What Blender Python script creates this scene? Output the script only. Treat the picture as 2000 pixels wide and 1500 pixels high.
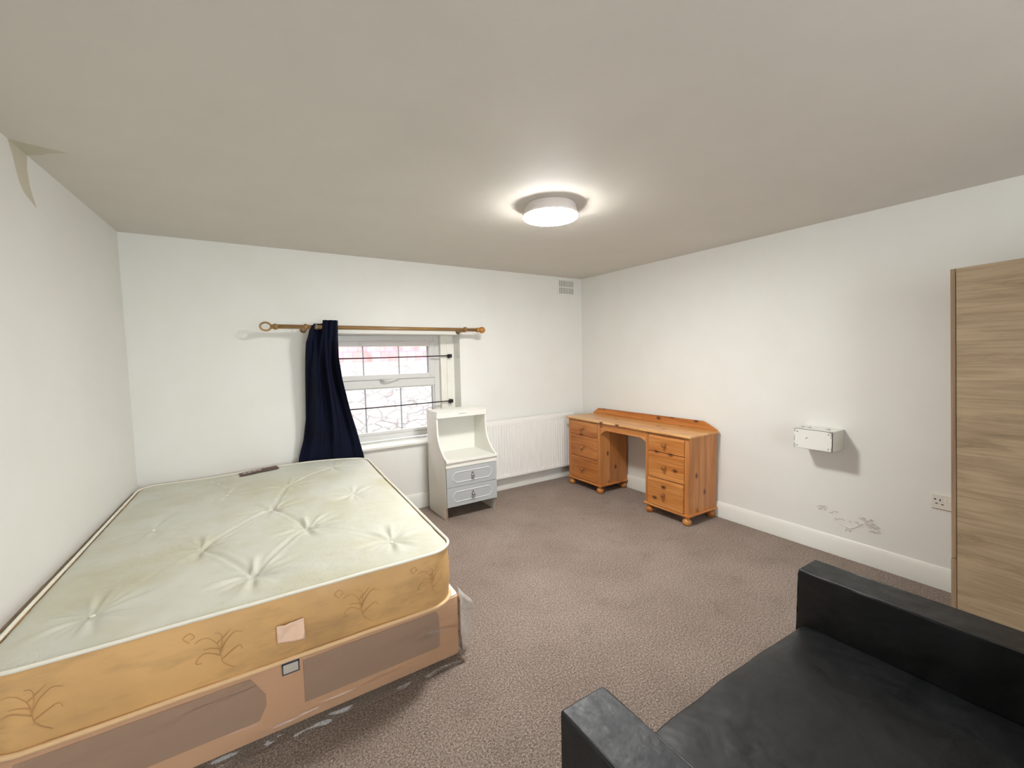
import bpy, bmesh, math, random
from mathutils import Vector, Matrix, noise
for o in list(bpy.data.objects): bpy.data.objects.remove(o)
SC = bpy.context.scene
COL = SC.collection
PI = math.pi
random.seed(7)

# ------------------------------------------------------------------ camera
YAW, PITCH, ROLL, FPX = .5674, .069, -.0202, 833.15
cam_d = bpy.data.cameras.new('camera')
cam = bpy.data.objects.new('camera', cam_d); COL.objects.link(cam)
fw = Vector((math.sin(YAW)*math.cos(PITCH), math.cos(YAW)*math.cos(PITCH), -math.sin(PITCH)))
rt = Vector((math.cos(YAW), -math.sin(YAW), 0)); up = rt.cross(fw)
r2 = rt*math.cos(ROLL)+up*math.sin(ROLL); u2 = -rt*math.sin(ROLL)+up*math.cos(ROLL)
M = Matrix(((r2.x, u2.x, -fw.x), (r2.y, u2.y, -fw.y), (r2.z, u2.z, -fw.z))).to_4x4()
M.translation = Vector((-3.492, -3.8965, 1.46))
cam.matrix_world = M
cam_d.sensor_width = 36; cam_d.lens = FPX/2000*36; cam_d.clip_start = .02
SC.camera = cam

# ------------------------------------------------------------------ world, exposure
w = bpy.data.worlds.new('sky'); SC.world = w; w.use_nodes = True
bg = w.node_tree.nodes['Background']; bg.inputs[0].default_value = (.93, .97, 1, 1); bg.inputs[1].default_value = 1.9
vs = SC.view_settings
vs.view_transform = 'Standard'; vs.look = 'None'; vs.gamma = 1; vs.exposure = 1.9
try: vs.use_curve_mapping = False
except Exception: pass
LAMP_STRENGTH = 54.0
# added soft fill light at the unseen rear of the room, behind the camera
al = bpy.data.lights.new('rear_fill_light', 'AREA'); al.shape = 'RECTANGLE'; al.size = 2.6; al.size_y = 1.5; al.energy = 1.55; al.color = (1, .98, .94)
alo = bpy.data.objects.new('rear_fill_light', al); COL.objects.link(alo); alo.location = (-2.4, -5.97, 1.35); alo.rotation_euler = (PI/2, 0, 0)

# ------------------------------------------------------------------ colours and materials
def s2l(c): return tuple((x/12.92 if x <= .04045 else ((x+.055)/1.055)**2.4) for x in [v/255 for v in c])+(1,)
class NT:
    def __init__(s, name):
        s.m = bpy.data.materials.new(name); s.m.use_nodes = True; s.t = s.m.node_tree
        s.b = s.t.nodes['Principled BSDF']; s.out = s.t.nodes['Material Output']
        s.co = s.n('ShaderNodeTexCoord').outputs['Object']
    def n(s, ty, **k):
        x = s.t.nodes.new(ty)
        for a, v in k.items():
            if a.startswith('i_'):
                x.inputs[a[2:].replace('_', ' ')].default_value = v
            else: setattr(x, a, v)
        return x
    def l(s, a, b): s.t.links.new(a, b)
    def map(s, scale=(1, 1, 1), rot=(0, 0, 0), src=None):
        m = s.n('ShaderNodeMapping'); m.inputs['Scale'].default_value = scale; m.inputs['Rotation'].default_value = rot
        s.l(src or s.co, m.inputs[0]); return m.outputs[0]
    def noise(s, scale, detail=3, rough=.5, co=None, dist=0):
        x = s.n('ShaderNodeTexNoise'); x.inputs['Scale'].default_value = scale; x.inputs['Detail'].default_value = detail
        x.inputs['Roughness'].default_value = rough; x.inputs['Distortion'].default_value = dist
        s.l(co or s.co, x.inputs['Vector']); return x.outputs['Fac']
    def ramp(s, fac, stops, interp='LINEAR'):
        r = s.n('ShaderNodeValToRGB'); r.color_ramp.interpolation = interp
        e = r.color_ramp.elements
        while len(e) < len(stops): e.new(.5)
        for i, (p, c) in enumerate(stops):
            e[i].position = p; e[i].color = c if len(c) == 4 else tuple(c)+(1,)
        s.l(fac, r.inputs[0]); return r.outputs[0]
    def mix(s, fac, a, b, mode='MIX'):
        x = s.n('ShaderNodeMix', data_type='RGBA', blend_type=mode)
        for sock, v in ((x.inputs[0], fac), (x.inputs[6], a), (x.inputs[7], b)):
            if isinstance(v, (int, float, tuple)): sock.default_value = v
            else: s.l(v, sock)
        return x.outputs[2]
    def bump(s, h, strength=.3, dist=.01, prev=None):
        b = s.n('ShaderNodeBump'); b.inputs['Strength'].default_value = strength; b.inputs['Distance'].default_value = dist
        s.l(h, b.inputs['Height'])
        if prev: s.l(prev, b.inputs['Normal'])
        return b.outputs[0]
    def set(s, col=None, rough=None, metal=None, normal=None, **k):
        for key, v in (('Base Color', col), ('Roughness', rough), ('Metallic', metal), ('Normal', normal)):
            if v is None: continue
            if isinstance(v, (int, float, tuple)): s.b.inputs[key].default_value = v
            else: s.l(v, s.b.inputs[key])
        for a, v in k.items(): s.b.inputs[a.replace('_', ' ')].default_value = v
        return s.m
G = lambda v: (v, v, v, 1)

def paint(name, c, c2=None, rough=.6, bs=.08, scale=3):
    n = NT(name); f = n.noise(scale, 4, .55)
    col = n.mix(n.ramp(f, [(.3, G(0)), (.7, G(1))]), s2l(c), s2l(c2 or tuple(max(0, x-5) for x in c)))
    nm = n.bump(n.noise(1.6, 2), .12, .03); nm = n.bump(n.noise(90, 2), bs, .004, nm)
    return n.set(col, rough, normal=nm)
WALLC = (231, 231, 226)
m_wall = paint('wall_paint', WALLC, (228, 227, 221), .55)
m_ceil = paint('ceiling_paint', (216, 211, 202), (212, 207, 198), .7)
m_gloss = paint('white_gloss_paint', (232, 232, 226), (226, 226, 218), .3, .02)
m_patch = paint('tan_patch', (202, 196, 178), (198, 192, 174), .9)
m_grey_gap = NT('dark_gap').set(s2l((38, 36, 34)), .8)
m_upvc = NT('upvc').set(s2l((216, 215, 212)), .3)
m_liner = paint('painted_timber', (238, 236, 228), (230, 227, 216), .45, .05, 6)
m_spacer = NT('grey_glazing_bar').set(s2l((150, 152, 156)), .5)
m_iron = NT('dark_iron').set(s2l((48, 36, 38)), .45, .5)
m_metal = NT('chrome').set(s2l((190, 190, 190)), .25, 1.0)
m_plug = NT('socket_plastic').set(s2l((226, 222, 212)), .3)
m_rad = NT('radiator_enamel').set(s2l((238, 237, 233)), .3)

def carpet():
    n = NT('carpet_pile')
    fa = n.noise(120, 4, .85); fb = n.noise(300, 3, .8)
    av = n.n('ShaderNodeMath', operation='MULTIPLY_ADD'); n.l(fa, av.inputs[0]); av.inputs[1].default_value = .55
    h2 = n.n('ShaderNodeMath', operation='MULTIPLY'); n.l(fb, h2.inputs[0]); h2.inputs[1].default_value = .45; n.l(h2.outputs[0], av.inputs[2]); f1 = av.outputs[0]; f2 = n.noise(1.7, 4, .6); f3 = n.noise(60, 2, .6); f4 = n.noise(6, 3, .6)
    c = n.ramp(f1, [(.37, s2l((58, 44, 36))), (.465, s2l((138, 120, 109))), (.53, s2l((184, 167, 155))), (.62, s2l((244, 230, 218)))])
    c = n.mix(n.ramp(f2, [(.35, G(0)), (.7, G(.30))]), c, s2l((150, 130, 118)), 'MULTIPLY')
    c = n.mix(n.ramp(f4, [(.55, G(0)), (.75, G(.22))]), c, s2l((104, 88, 78)))
    nm = n.bump(f1, .9, .012); nm = n.bump(f3, .5, .012, nm)
    return n.set(c, .95, normal=nm)
m_carpet = carpet()

def wood(name, axis, base, dark, light, rough=.35, knots=True, ks=5.0, ring=9.0, streak=.5, flat=0):
    """axis = grain direction 0,1,2"""
    n = NT(name)
    sc = [ring]*3; sc[axis] = ring*.09
    co = n.map(tuple(sc))
    f = n.noise(1.0, 5, .6, co, .6)
    sc2 = [60.]*3; sc2[axis] = 2.5
    g = n.noise(1.0, 3, .6, n.map(tuple(sc2)))
    c = n.ramp(f, [(.3, s2l(dark)), (.48, s2l(base)), (.68, s2l(light))])
    c = n.mix(n.ramp(g, [(.35, G(streak)), (.6, G(0))]), c, s2l(dark))
    if knots:
        v = n.n('ShaderNodeTexVoronoi', voronoi_dimensions='2D'); v.inputs['Scale'].default_value = 1.0
        sx = n.n('ShaderNodeSeparateXYZ'); n.l(n.co, sx.inputs[0]); cx_ = n.n('ShaderNodeCombineXYZ')
        oth = [i for i in (0, 1, 2) if i not in (axis, flat)][0]
        for k_, (src, sc_) in enumerate(((oth, ks*1.5), (axis, ks*.9))):
            mu = n.n('ShaderNodeMath', operation='MULTIPLY'); n.l(sx.outputs[src], mu.inputs[0]); mu.inputs[1].default_value = sc_; n.l(mu.outputs[0], cx_.inputs[k_])
        n.l(cx_.outputs[0], v.inputs['Vector'])
        sep = n.n('ShaderNodeSeparateColor'); n.l(v.outputs['Color'], sep.inputs[0])
        sel = n.ramp(sep.outputs[0], [(.40, G(1)), (.43, G(0))])
        k = n.ramp(v.outputs['Distance'], [(.05, G(1)), (.085, G(.6)), (.17, G(0))])
        mm = n.n('ShaderNodeMath', operation='MULTIPLY'); n.l(sel, mm.inputs[0]); n.l(k, mm.inputs[1])
        c = n.mix(mm.outputs[0], c, s2l((82, 40, 16)))
    return n.set(c, rough, normal=n.bump(g, .08, .002))
PB, PD, PL = (192, 122, 58), (152, 84, 36), (212, 148, 84)
m_pine_y = wood('pine_lengthwise', 1, PB, PD, PL)
m_pine_z = wood('pine_upright', 2, (186, 122, 66), (150, 90, 44), (204, 142, 86), flat=1)
m_pine_top = wood('pine_top', 1, (208, 154, 94), (180, 120, 62), (228, 180, 122), .3, flat=2)
m_pine_turn = wood('pine_turned', 2, (186, 118, 56), (150, 86, 36), (212, 150, 84), .25, False)
m_knob = wood('pine_knob', 0, (150, 96, 52), (110, 66, 32), (180, 124, 72), .25, False)
m_finial = NT('gilt_wood').set(s2l((170, 118, 52)), .3)
m_pole = wood('brass_brown_wood', 0, (150, 116, 70), (118, 86, 48), (182, 146, 96), .3, False)
def oak():
    n = NT('grey_oak_laminate')
    co = n.map((2.4, 2.4, 14.0)); f = n.noise(1.0, 6, .62, co, .9)
    g = n.noise(1.0, 4, .6, n.map((3, 3, 80)))
    c = n.ramp(f, [(.28, s2l((118, 100, 78))), (.42, s2l((146, 126, 99))), (.55, s2l((156, 136, 108))), (.72, s2l((166, 144, 118)))])
    c = n.mix(n.ramp(g, [(.36, G(.45)), (.55, G(0))]), c, s2l((118, 98, 76)))
    k = n.noise(1.0, 3, .6, n.map((1.6, 1.6, 3.2)), 2.2)
    kk = n.ramp(k, [(.62, G(0)), (.72, G(.6))])
    c = n.mix(kk, c, s2l((124, 102, 86)))
    return n.set(c, .45, normal=n.bump(g, .1, .002))
m_oak = oak()
m_oak_edge = wood('oak_edging', 2, (142, 118, 92), (120, 96, 72), (156, 132, 104), .5, False)

def leather():
    n = NT('black_faux_leather')
    f = n.noise(5, 4, .6)
    c = n.ramp(f, [(.35, s2l((17, 18, 20))), (.7, s2l((27, 29, 32)))])
    r = n.ramp(n.noise(14, 5, .7), [(.35, G(.34)), (.7, G(.56))])
    nm = n.bump(n.noise(5, 3, .5), .35, .03); nm = n.bump(n.noise(260, 2), .12, .002, nm)
    return n.set(c, r, normal=nm)
m_leather = leather()
def worn_leather():
    n = NT('worn_black_leather')
    f = n.noise(22, 5, .7)
    c = n.ramp(f, [(.35, s2l((16, 19, 22))), (.78, s2l((38, 43, 50)))])
    nm = n.bump(n.noise(30, 3, .5), .3, .006)
    return n.set(c, n.ramp(f, [(.3, G(.42)), (.7, G(.62))]), normal=nm)
m_leather_worn = worn_leather()

def ticking():
    n = NT('mattress_ticking')
    a = n.noise(2.4, 4, .6); b = n.noise(1.1, 3, .5)
    c = n.mix(n.ramp(a, [(.42, G(0)), (.68, G(.75))]), s2l((206, 206, 194)), s2l((188, 184, 150)))
    c = n.mix(n.ramp(b, [(.5, G(0)), (.7, G(.5))]), c, s2l((212, 214, 208)))
    d = n.noise(13, 2, .5, None, 5.0)
    dm = n.ramp(d, [(.49, G(0)), (.53, G(1)), (.57, G(0))])
    msk = n.ramp(n.noise(3.0, 1, .5), [(.5, G(0)), (.6, G(.35))])
    mm = n.n('ShaderNodeMath', operation='MULTIPLY'); n.l(dm, mm.inputs[0]); n.l(msk, mm.inputs[1])
    c = n.mix(mm.outputs[0], c, s2l((170, 166, 136)))
    nm = n.bump(n.noise(9, 4, .6), .25, .01); nm = n.bump(n.noise(500, 1), .1, .001, nm)
    return n.set(c, .6, normal=nm, Sheen_Weight=.1)
m_tick = ticking()
def border():
    n = NT('gold_damask_border')
    a = n.noise(2.0, 4, .6); b = n.noise(7, 4, .6, n.map((.5, .5, 1.6)))
    c = n.mix(n.ramp(a, [(.4, G(0)), (.7, G(1))]), s2l((222, 178, 118)), s2l((194, 154, 104)))
    c = n.mix(n.ramp(b, [(.48, G(0)), (.72, G(.75))]), c, s2l((168, 134, 92)))
    nm = n.bump(n.noise(6, 3, .6, n.map((.4, .4, 1.5))), .3, .02)
    return n.set(c, .45, normal=nm)
m_border = border()
m_scroll = NT('damask_thread').set(s2l((196, 154, 100)), .5)
m_piping = NT('piping_cloth').set(s2l((232, 228, 214)), .6)
m_piping_low = NT('piping_cloth_gold').set(s2l((228, 192, 146)), .6)
def divan():
    n = NT('divan_cloth'); f = n.noise(2, 3, .5)
    c = n.mix(f, s2l((236, 192, 154)), s2l((226, 182, 144)))
    return n.set(c, .7)
m_divan = divan()
m_divan_panel = NT('divan_panel').set(s2l((184, 154, 132)), .75)
m_base_top = NT('base_top_cloth').set(s2l((222, 222, 216)), .7)
def film():
    n = NT('clear_polythene')
    t = n.n('ShaderNodeBsdfTransparent'); t.inputs[0].default_value = (.96, .95, .93, 1)
    g = n.n('ShaderNodeBsdfGlossy'); g.inputs['Roughness'].default_value = .07
    d = n.n('ShaderNodeBsdfDiffuse'); d.inputs[0].default_value = s2l((214, 196, 178))
    nm = n.bump(n.noise(2.6, 2, .5, n.map((.8, 2.0, 5.0)), .6), .7, .05)
    n.l(nm, g.inputs['Normal'])
    lw = n.n('ShaderNodeLayerWeight'); lw.inputs[0].default_value = .28; n.l(nm, lw.inputs['Normal'])
    m1 = n.n('ShaderNodeMixShader'); m1.inputs[0].default_value = .12; n.l(t.outputs[0], m1.inputs[1]); n.l(d.outputs[0], m1.inputs[2])
    m2 = n.n('ShaderNodeMixShader'); n.l(lw.outputs['Fresnel'], m2.inputs[0]); n.l(m1.outputs[0], m2.inputs[1]); n.l(g.outputs[0], m2.inputs[2])
    n.l(m2.outputs[0], n.out.inputs[0]); return n.m
m_film = film()
def milky():
    n = NT('milky_polythene')
    t = n.n('ShaderNodeBsdfTransparent')
    d = n.n('ShaderNodeBsdfDiffuse'); d.inputs[0].default_value = s2l((214, 210, 206))
    g = n.n('ShaderNodeBsdfGlossy'); g.inputs['Roughness'].default_value = .2
    a = n.n('ShaderNodeAddShader')
    m0 = n.n('ShaderNodeMixShader'); m0.inputs[0].default_value = .2; n.l(d.outputs[0], m0.inputs[1]); n.l(g.outputs[0], m0.inputs[2])
    m1 = n.n('ShaderNodeMixShader'); n.l(t.outputs[0], m1.inputs[1]); n.l(m0.outputs[0], m1.inputs[2])
    n.l(n.ramp(n.noise(14, 3), [(.3, G(.35)), (.7, G(.7))]), m1.inputs[0])
    n.l(m1.outputs[0], n.out.inputs[0]); return n.m
m_milky = milky()
def navy():
    n = NT('navy_curtain_cloth'); f = n.noise(4, 3)
    c = n.ramp(f, [(.3, s2l((7, 11, 27))), (.7, s2l((11, 18, 42)))])
    return n.set(c, .9, normal=n.bump(n.noise(300, 1), .15, .001), Specular_IOR_Level=.2)
m_navy = navy()
m_stand = paint('cream_laminate', (235, 234, 226), (231, 230, 222), .35, .02)
m_drawer_grey = NT('grey_drawer_front').set(s2l((176, 180, 182)), .45)
m_drawer_line = NT('silver_moulding').set(s2l((214, 216, 218)), .3)
m_chip = NT('chipboard_edge').set(s2l((150, 120, 96)), .8)
m_label = NT('brown_label').set(s2l((86, 52, 48)), .6)
m_white_print = NT('white_print').set(s2l((226, 222, 214)), .6)
m_paper = NT('peach_paper').set(s2l((240, 206, 180)), .7)
m_navy_print = NT('dark_blue_print').set(s2l((52, 60, 84)), .6)
def emit(name, c, st):
    n = NT(name); e = n.n('ShaderNodeEmission'); e.inputs[0].default_value = c; e.inputs[1].default_value = st
    n.l(e.outputs[0], n.out.inputs[0]); return n.m
m_lamp = emit('lit_diffuser', (1, .995, .97, 1), LAMP_STRENGTH)
m_lampbase = NT('lamp_body_plastic').set(s2l((232, 224, 220)), .35)
def glass():
    n = NT('window_glass')
    t = n.n('ShaderNodeBsdfTransparent'); g = n.n('ShaderNodeBsdfGlossy'); g.inputs['Roughness'].default_value = .02
    lw = n.n('ShaderNodeLayerWeight'); lw.inputs[0].default_value = .1
    m = n.n('ShaderNodeMixShader'); n.l(lw.outputs['Fresnel'], m.inputs[0]); n.l(t.outputs[0], m.inputs[1]); n.l(g.outputs[0], m.inputs[2])
    n.l(m.outputs[0], n.out.inputs[0]); return n.m
m_glass = glass()
def rubble():
    n = NT('rubble_stone')
    v = n.n('ShaderNodeTexVoronoi', feature='DISTANCE_TO_EDGE'); v.inputs['Scale'].default_value = 1.0
    wob = n.n('ShaderNodeTexNoise'); wob.inputs['Scale'].default_value = 5
    n.l(n.co, wob.inputs['Vector'])
    ad = n.n('ShaderNodeMix', data_type='RGBA', blend_type='ADD'); ad.inputs[0].default_value = .12
    n.l(n.co, ad.inputs[6]); n.l(wob.outputs['Color'], ad.inputs[7])
    n.l(n.map((5, 5, 11), src=ad.outputs[2]), v.inputs['Vector'])
    c = n.ramp(v.outputs['Distance'], [(0, s2l((128, 122, 124))), (.03, s2l((172, 168, 168))), (.08, s2l((206, 204, 202)))])
    c = n.mix(n.ramp(n.noise(14, 4, .7), [(.4, G(0)), (.7, G(.8))]), c, s2l((150, 143, 140)))
    return n.set(c, .9)
m_rubble = rubble()
def bricks():
    n = NT('red_brick')
    b = n.n('ShaderNodeTexBrick')
    n.l(n.map((1, 1, 1), (PI/2, 0, 0)), b.inputs['Vector'])
    b.inputs['Color1'].default_value = s2l((186, 122, 116)); b.inputs['Color2'].default_value = s2l((200, 148, 144)); b.inputs['Mortar'].default_value = s2l((140, 124, 136))
    b.inputs['Scale'].default_value = 1; b.inputs['Brick Width'].default_value = .115; b.inputs['Row Height'].default_value = .17; b.inputs['Mortar Size'].default_value = .006
    c = n.mix(n.ramp(n.noise(12, 4, .6), [(.4, G(0)), (.7, G(.5))]), b.outputs['Color'], s2l((180, 156, 176)))
    return n.set(c, .9)
m_brick = bricks()
m_chipm = paint('chipped_metal', (150, 148, 142), (206, 206, 200), .6, .3, 180)
m_ground = NT('yard_ground').set(s2l((170, 165, 158)), .9)

# ------------------------------------------------------------------ mesh helpers (all in room coordinates)
def BM(): return bmesh.new()
def box(bm, x0, x1, y0, y1, z0, z1, mi=0):
    vs_ = [bm.verts.new((x, y, z)) for z in (z0, z1) for y in (y0, y1) for x in (x0, x1)]
    F = [(0, 2, 3, 1), (4, 5, 7, 6), (0, 1, 5, 4), (2, 6, 7, 3), (0, 4, 6, 2), (1, 3, 7, 5)]
    for f in F:
        q = bm.faces.new([vs_[i] for i in f]); q.material_index = mi
    return vs_
def prism(bm, pts, a0, a1, axis, mi=0):
    """polygon pts (2-D) extruded between a0 and a1 along axis"""
    def mk(p, a):
        if axis == 0: return (a, p[0], p[1])
        if axis == 1: return (p[0], a, p[1])
        return (p[0], p[1], a)
    A = [bm.verts.new(mk(p, a0)) for p in pts]; B = [bm.verts.new(mk(p, a1)) for p in pts]
    n = len(pts); fs = [bm.faces.new(A), bm.faces.new(B[::-1])]
    for i in range(n): fs.append(bm.faces.new([A[i], B[i], B[(i+1) % n], A[(i+1) % n]]))
    for f in fs: f.material_index = mi
def lathe(bm, prof, c, axis=2, seg=28, sgn=1):
    """prof: list of (radius, distance along axis from c)"""
    rings = []
    for r, h in prof:
        ring = []
        for i in range(seg):
            a = 2*PI*i/seg; u, v = r*math.cos(a), r*math.sin(a); h_ = h*sgn
            p = {0: (h_, u, v), 1: (u, h_, v), 2: (u, v, h_)}[axis]
            ring.append(bm.verts.new((c[0]+p[0], c[1]+p[1], c[2]+p[2])))
        rings.append(ring)
    for a, b in zip(rings, rings[1:]):
        for i in range(seg): bm.faces.new([a[i], a[(i+1) % seg], b[(i+1) % seg], b[i]])
    bm.faces.new(rings[0][::-1]); bm.faces.new(rings[-1])
def tube(bm, pts, r, seg=10, closed=False, mi=0):
    pts = [Vector(p) for p in pts]; n = len(pts); rings = []
    nrm = None
    for i, p in enumerate(pts):
        if closed: t = pts[(i+1) % n]-pts[i-1]
        else: t = pts[min(i+1, n-1)]-pts[max(i-1, 0)]
        t.normalize()
        if nrm is None:
            nrm = t.orthogonal().normalized()
        nrm = (nrm-t*nrm.dot(t)).normalized(); b = t.cross(nrm)
        rr = r(i/(n-1)) if callable(r) else r
        rings.append([bm.verts.new(p+nrm*math.cos(2*PI*k/seg)*rr+b*math.sin(2*PI*k/seg)*rr) for k in range(seg)])
    for i in range(n if closed else n-1):
        a, b_ = rings[i], rings[(i+1) % n]
        for k in range(seg):
            f = bm.faces.new([a[k], a[(k+1) % seg], b_[(k+1) % seg], b_[k]]); f.material_index = mi
    if not closed:
        bm.faces.new(rings[0][::-1]); bm.faces.new(rings[-1])
def grid(bm, nu, nv, fn, mi=0):
    V = [[bm.verts.new(fn(i/nu, j/nv)) for i in range(nu+1)] for j in range(nv+1)]
    for j in range(nv):
        for i in range(nu):
            f = bm.faces.new([V[j][i], V[j][i+1], V[j+1][i+1], V[j+1][i]]); f.material_index = mi
    return V
ORG = {}
def thing(name, label, cat, loc, group=None):
    o = bpy.data.objects.new(name, None); COL.objects.link(o); o.location = loc; o.empty_display_size = .1
    ORG[o.name] = Vector(loc); o['label'] = label; o['category'] = cat
    if group: o['group'] = group
    return o
def part(name, bm, mats, parent=None, bevel=0, smooth=False, label=None, seg=2, org=None, solid=0, subsurf=0, fix=True):
    if not isinstance(mats, (list, tuple)): mats = [mats]
    if fix: bmesh.ops.recalc_face_normals(bm, faces=bm.faces)
    if parent is not None: base = ORG[parent.name]
    else:
        if org is None:
            xs = [v.co for v in bm.verts]
            org = ((min(v.x for v in xs)+max(v.x for v in xs))/2, (min(v.y for v in xs)+max(v.y for v in xs))/2, min(v.z for v in xs))
        base = Vector(org)
    bmesh.ops.translate(bm, verts=bm.verts, vec=-base)
    me = bpy.data.meshes.new(name); bm.to_mesh(me); bm.free()
    for m in mats: me.materials.append(m)
    o = bpy.data.objects.new(name, me); COL.objects.link(o)
    if parent is not None: o.parent = parent
    else: o.location = base
    ORG[o.name] = base.copy()
    if smooth:
        for p in me.polygons: p.use_smooth = True
    if solid:
        s = o.modifiers.new('thick', 'SOLIDIFY'); s.thickness = solid; s.offset = 0
    if bevel:
        b = o.modifiers.new('bevel', 'BEVEL'); b.width = bevel; b.segments = seg; b.limit_method = 'ANGLE'; b.angle_limit = math.radians(40)
        b.harden_normals = True
        for p in me.polygons: p.use_smooth = True
    if subsurf:
        s = o.modifiers.new('sub', 'SUBSURF'); s.levels = subsurf; s.render_levels = subsurf
    if label: o['label'] = label
    return o
def struct(name, bm, mats, bevel=0, parent=None, smooth=False, label=None):
    o = part(name, bm, mats, parent, bevel, smooth, label, org=(0, 0, 0) if parent is None else None)
    if parent is None: o['kind'] = 'structure'
    return o
def tag(o, label, cat, group=None, kind=None):
    o['label'] = label; o['category'] = cat
    if group: o['group'] = group
    if kind: o['kind'] = kind
    return o
def bx(x0, x1, y0, y1, z0, z1):
    b = BM(); box(b, x0, x1, y0, y1, z0, z1); return b

# ------------------------------------------------------------------ room shell
H = 2.3383; WX = -4.1376; SK = .04795; YF = -6.0     # ceiling height, left wall x at the back, its skew, rear of the room
lx = lambda y: WX+SK*y
WX0, WX1, WZ0, WZ1 = -3.0, -1.617, .628, 1.667         # window opening

struct('floor', bx(-4.7, .2, YF-.2, .3, -.12, 0), m_carpet)
b = BM(); box(b, -4.7, .2, YF-.2, .3, H, H+.12)
# darker tan patch that wraps from the ceiling onto the left wall
pts = [(lx(-1.40)+.0, -1.40), (-4.050, -1.352), (-4.088, -1.325), (-4.125, -1.30), (-4.150, -1.27), (lx(-1.245), -1.245)]
prism(b, pts, H-.0015, H+.01, 2, 1)
struct('ceiling', b, [m_ceil, m_patch])

b = BM()
box(b, -4.7, WX0, 0, .3, 0, H); box(b, WX1, .2, 0, .3, 0, H)
box(b, WX0, WX1, 0, .3, 0, WZ0); box(b, WX0, WX1, 0, .3, WZ1, H)
box(b, -3.113, -1.517, -.007, .01, WZ1, 1.757)          # raised plaster over the opening
struct('wall_back', b, m_wall)
wr = struct('wall_right', bx(0, .2, YF-.2, .3, 0, H), m_wall)
b = BM(); box(b, -4.7, -3.75, YF-.2, YF, 0, H); box(b, -1.05, .2, YF-.2, YF, 0, H); box(b, -3.75, -1.05, YF-.2, YF, 0, .55); box(b, -3.75, -1.05, YF-.2, YF, 2.15, H)  # opening in this unseen wall is added along with the rear fill light
struct('wall_front', b, m_wall)
b = BM()
for x in (-3.75, -2.43, -1.11): box(b, x, x+.06, YF-.14, YF-.07, .55, 2.15)
box(b, -3.69, -1.11, YF-.14, YF-.07, .55, .61); box(b, -3.69, -1.11, YF-.14, YF-.07, 2.09, 2.15)
struct('added_rear_window', b, m_upvc)  # added window frame, out of view, to go with the fill light
b = BM(); prism(b, [(lx(.3), .3), (lx(YF), YF), (lx(YF)-.2, YF), (WX-.25, .3)], 0, H, 2)
def wp(y, z, d=.0015): return (lx(y)+d, y, z)
ptsl = [(-1.40, H), (-1.372, 2.29), (-1.352, 2.235), (-1.335, 2.20), (-1.300, 2.165), (-1.235, 2.145), (-1.20, 2.135), (-1.225, 2.17), (-1.247, 2.215), (-1.256, 2.27), (-1.245, H)]
vsx = [b.verts.new(wp(y, z)) for y, z in ptsl]; vsy = [b.verts.new(wp(y, z, -.01)) for y, z in ptsl]
f = b.faces.new(vsx); f.material_index = 1
for i in range(len(ptsl)):
    f = b.faces.new([vsx[i], vsx[(i+1) % len(ptsl)], vsy[(i+1) % len(ptsl)], vsy[i]]); f.material_index = 1
struct('wall_left', b, [m_wall, m_patch])

# skirting boards
def skirt_pts(h=.135, t=.018): return [(0, 0), (t, 0), (t, h*.78), (t*.72, h*.86), (t*.55, h*.95), (t*.3, h), (0, h)]
b = BM(); prism(b, [(-p[0], p[1]) for p in skirt_pts()], YF, 0, 1); struct('baseboard_right', b, m_gloss, .0015)
b = BM(); prism(b, [(-p[0], p[1]) for p in skirt_pts(.145)], WX, -.02, 0); struct('baseboard_back', b, m_gloss, .0015)
b = BM()
sp = skirt_pts(.14, .018)
A = [b.verts.new((lx(-.02)+p[0], -.02, p[1])) for p in sp]; B = [b.verts.new((lx(YF)+p[0], YF, p[1])) for p in sp]
b.faces.new(A); b.faces.new(B[::-1])
for i in range(len(sp)): b.faces.new([A[i], B[i], B[(i+1) % len(sp)], A[(i+1) % len(sp)]])
struct('baseboard_left', b, m_gloss)

# peeling paint low on the right wall
b = BM(); rnd = random.Random(3)
def flake(cy, cz, r, lift, el=1.0, ang=0):
    n = 9; pts = []
    for i in range(n):
        a = 2*PI*i/n; rr = r*rnd.uniform(.55, 1.15); py, pz = rr*math.cos(a)*el, rr*math.sin(a)
        pts.append((py*math.cos(ang)-pz*math.sin(ang), py*math.sin(ang)+pz*math.cos(ang)))
    V = [b.verts.new((-.0008-lift*max(0, (p[1]/r))*rnd.uniform(.6, 1.2), cy+p[0], cz+p[1])) for p in pts]
    W = [b.verts.new((v.co.x-.0012, v.co.y, v.co.z)) for v in V]
    b.faces.new(W); b.faces.new(V[::-1])
    for i in range(n): b.faces.new([V[i], V[(i+1) % n], W[(i+1) % n], W[i]])
for (cy, cz, r, k, sy, sz) in [(-2.545, .315, .014, 7, .03, .014), (-2.60, .297, .009, 5, .035, .012), (-2.655, .262, .01, 4, .035, .008), (-2.80, .285, .012, 10, .05, .028), (-2.845, .255, .013, 12, .035, .03), (-2.76, .27, .009, 4, .04, .01), (-2.71, .205, .008, 3, .02, .01)]:
    for i in range(k): flake(cy+rnd.uniform(-sy, sy), cz+rnd.uniform(-sz, sz), r*rnd.uniform(.5, 1.1), .006, rnd.uniform(.7, 1.9), rnd.uniform(-.6, .6))
def crack(pts, r=.0022):
    tube(b, [(-.0015, y, z) for y, z in pts], r, 6)
crack([(-2.62, .247), (-2.66, .233), (-2.70, .222), (-2.725, .214)])
crack([(-2.725, .214), (-2.745, .228), (-2.765, .243), (-2.775, .262), (-2.79, .27)], .003)
struct('peeling_paint', b, [paint('flaked_paint', (234, 231, 224), (214, 208, 199), .8, .4, 60)], parent=wr, label='flaking peeling paint patch')

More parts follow.
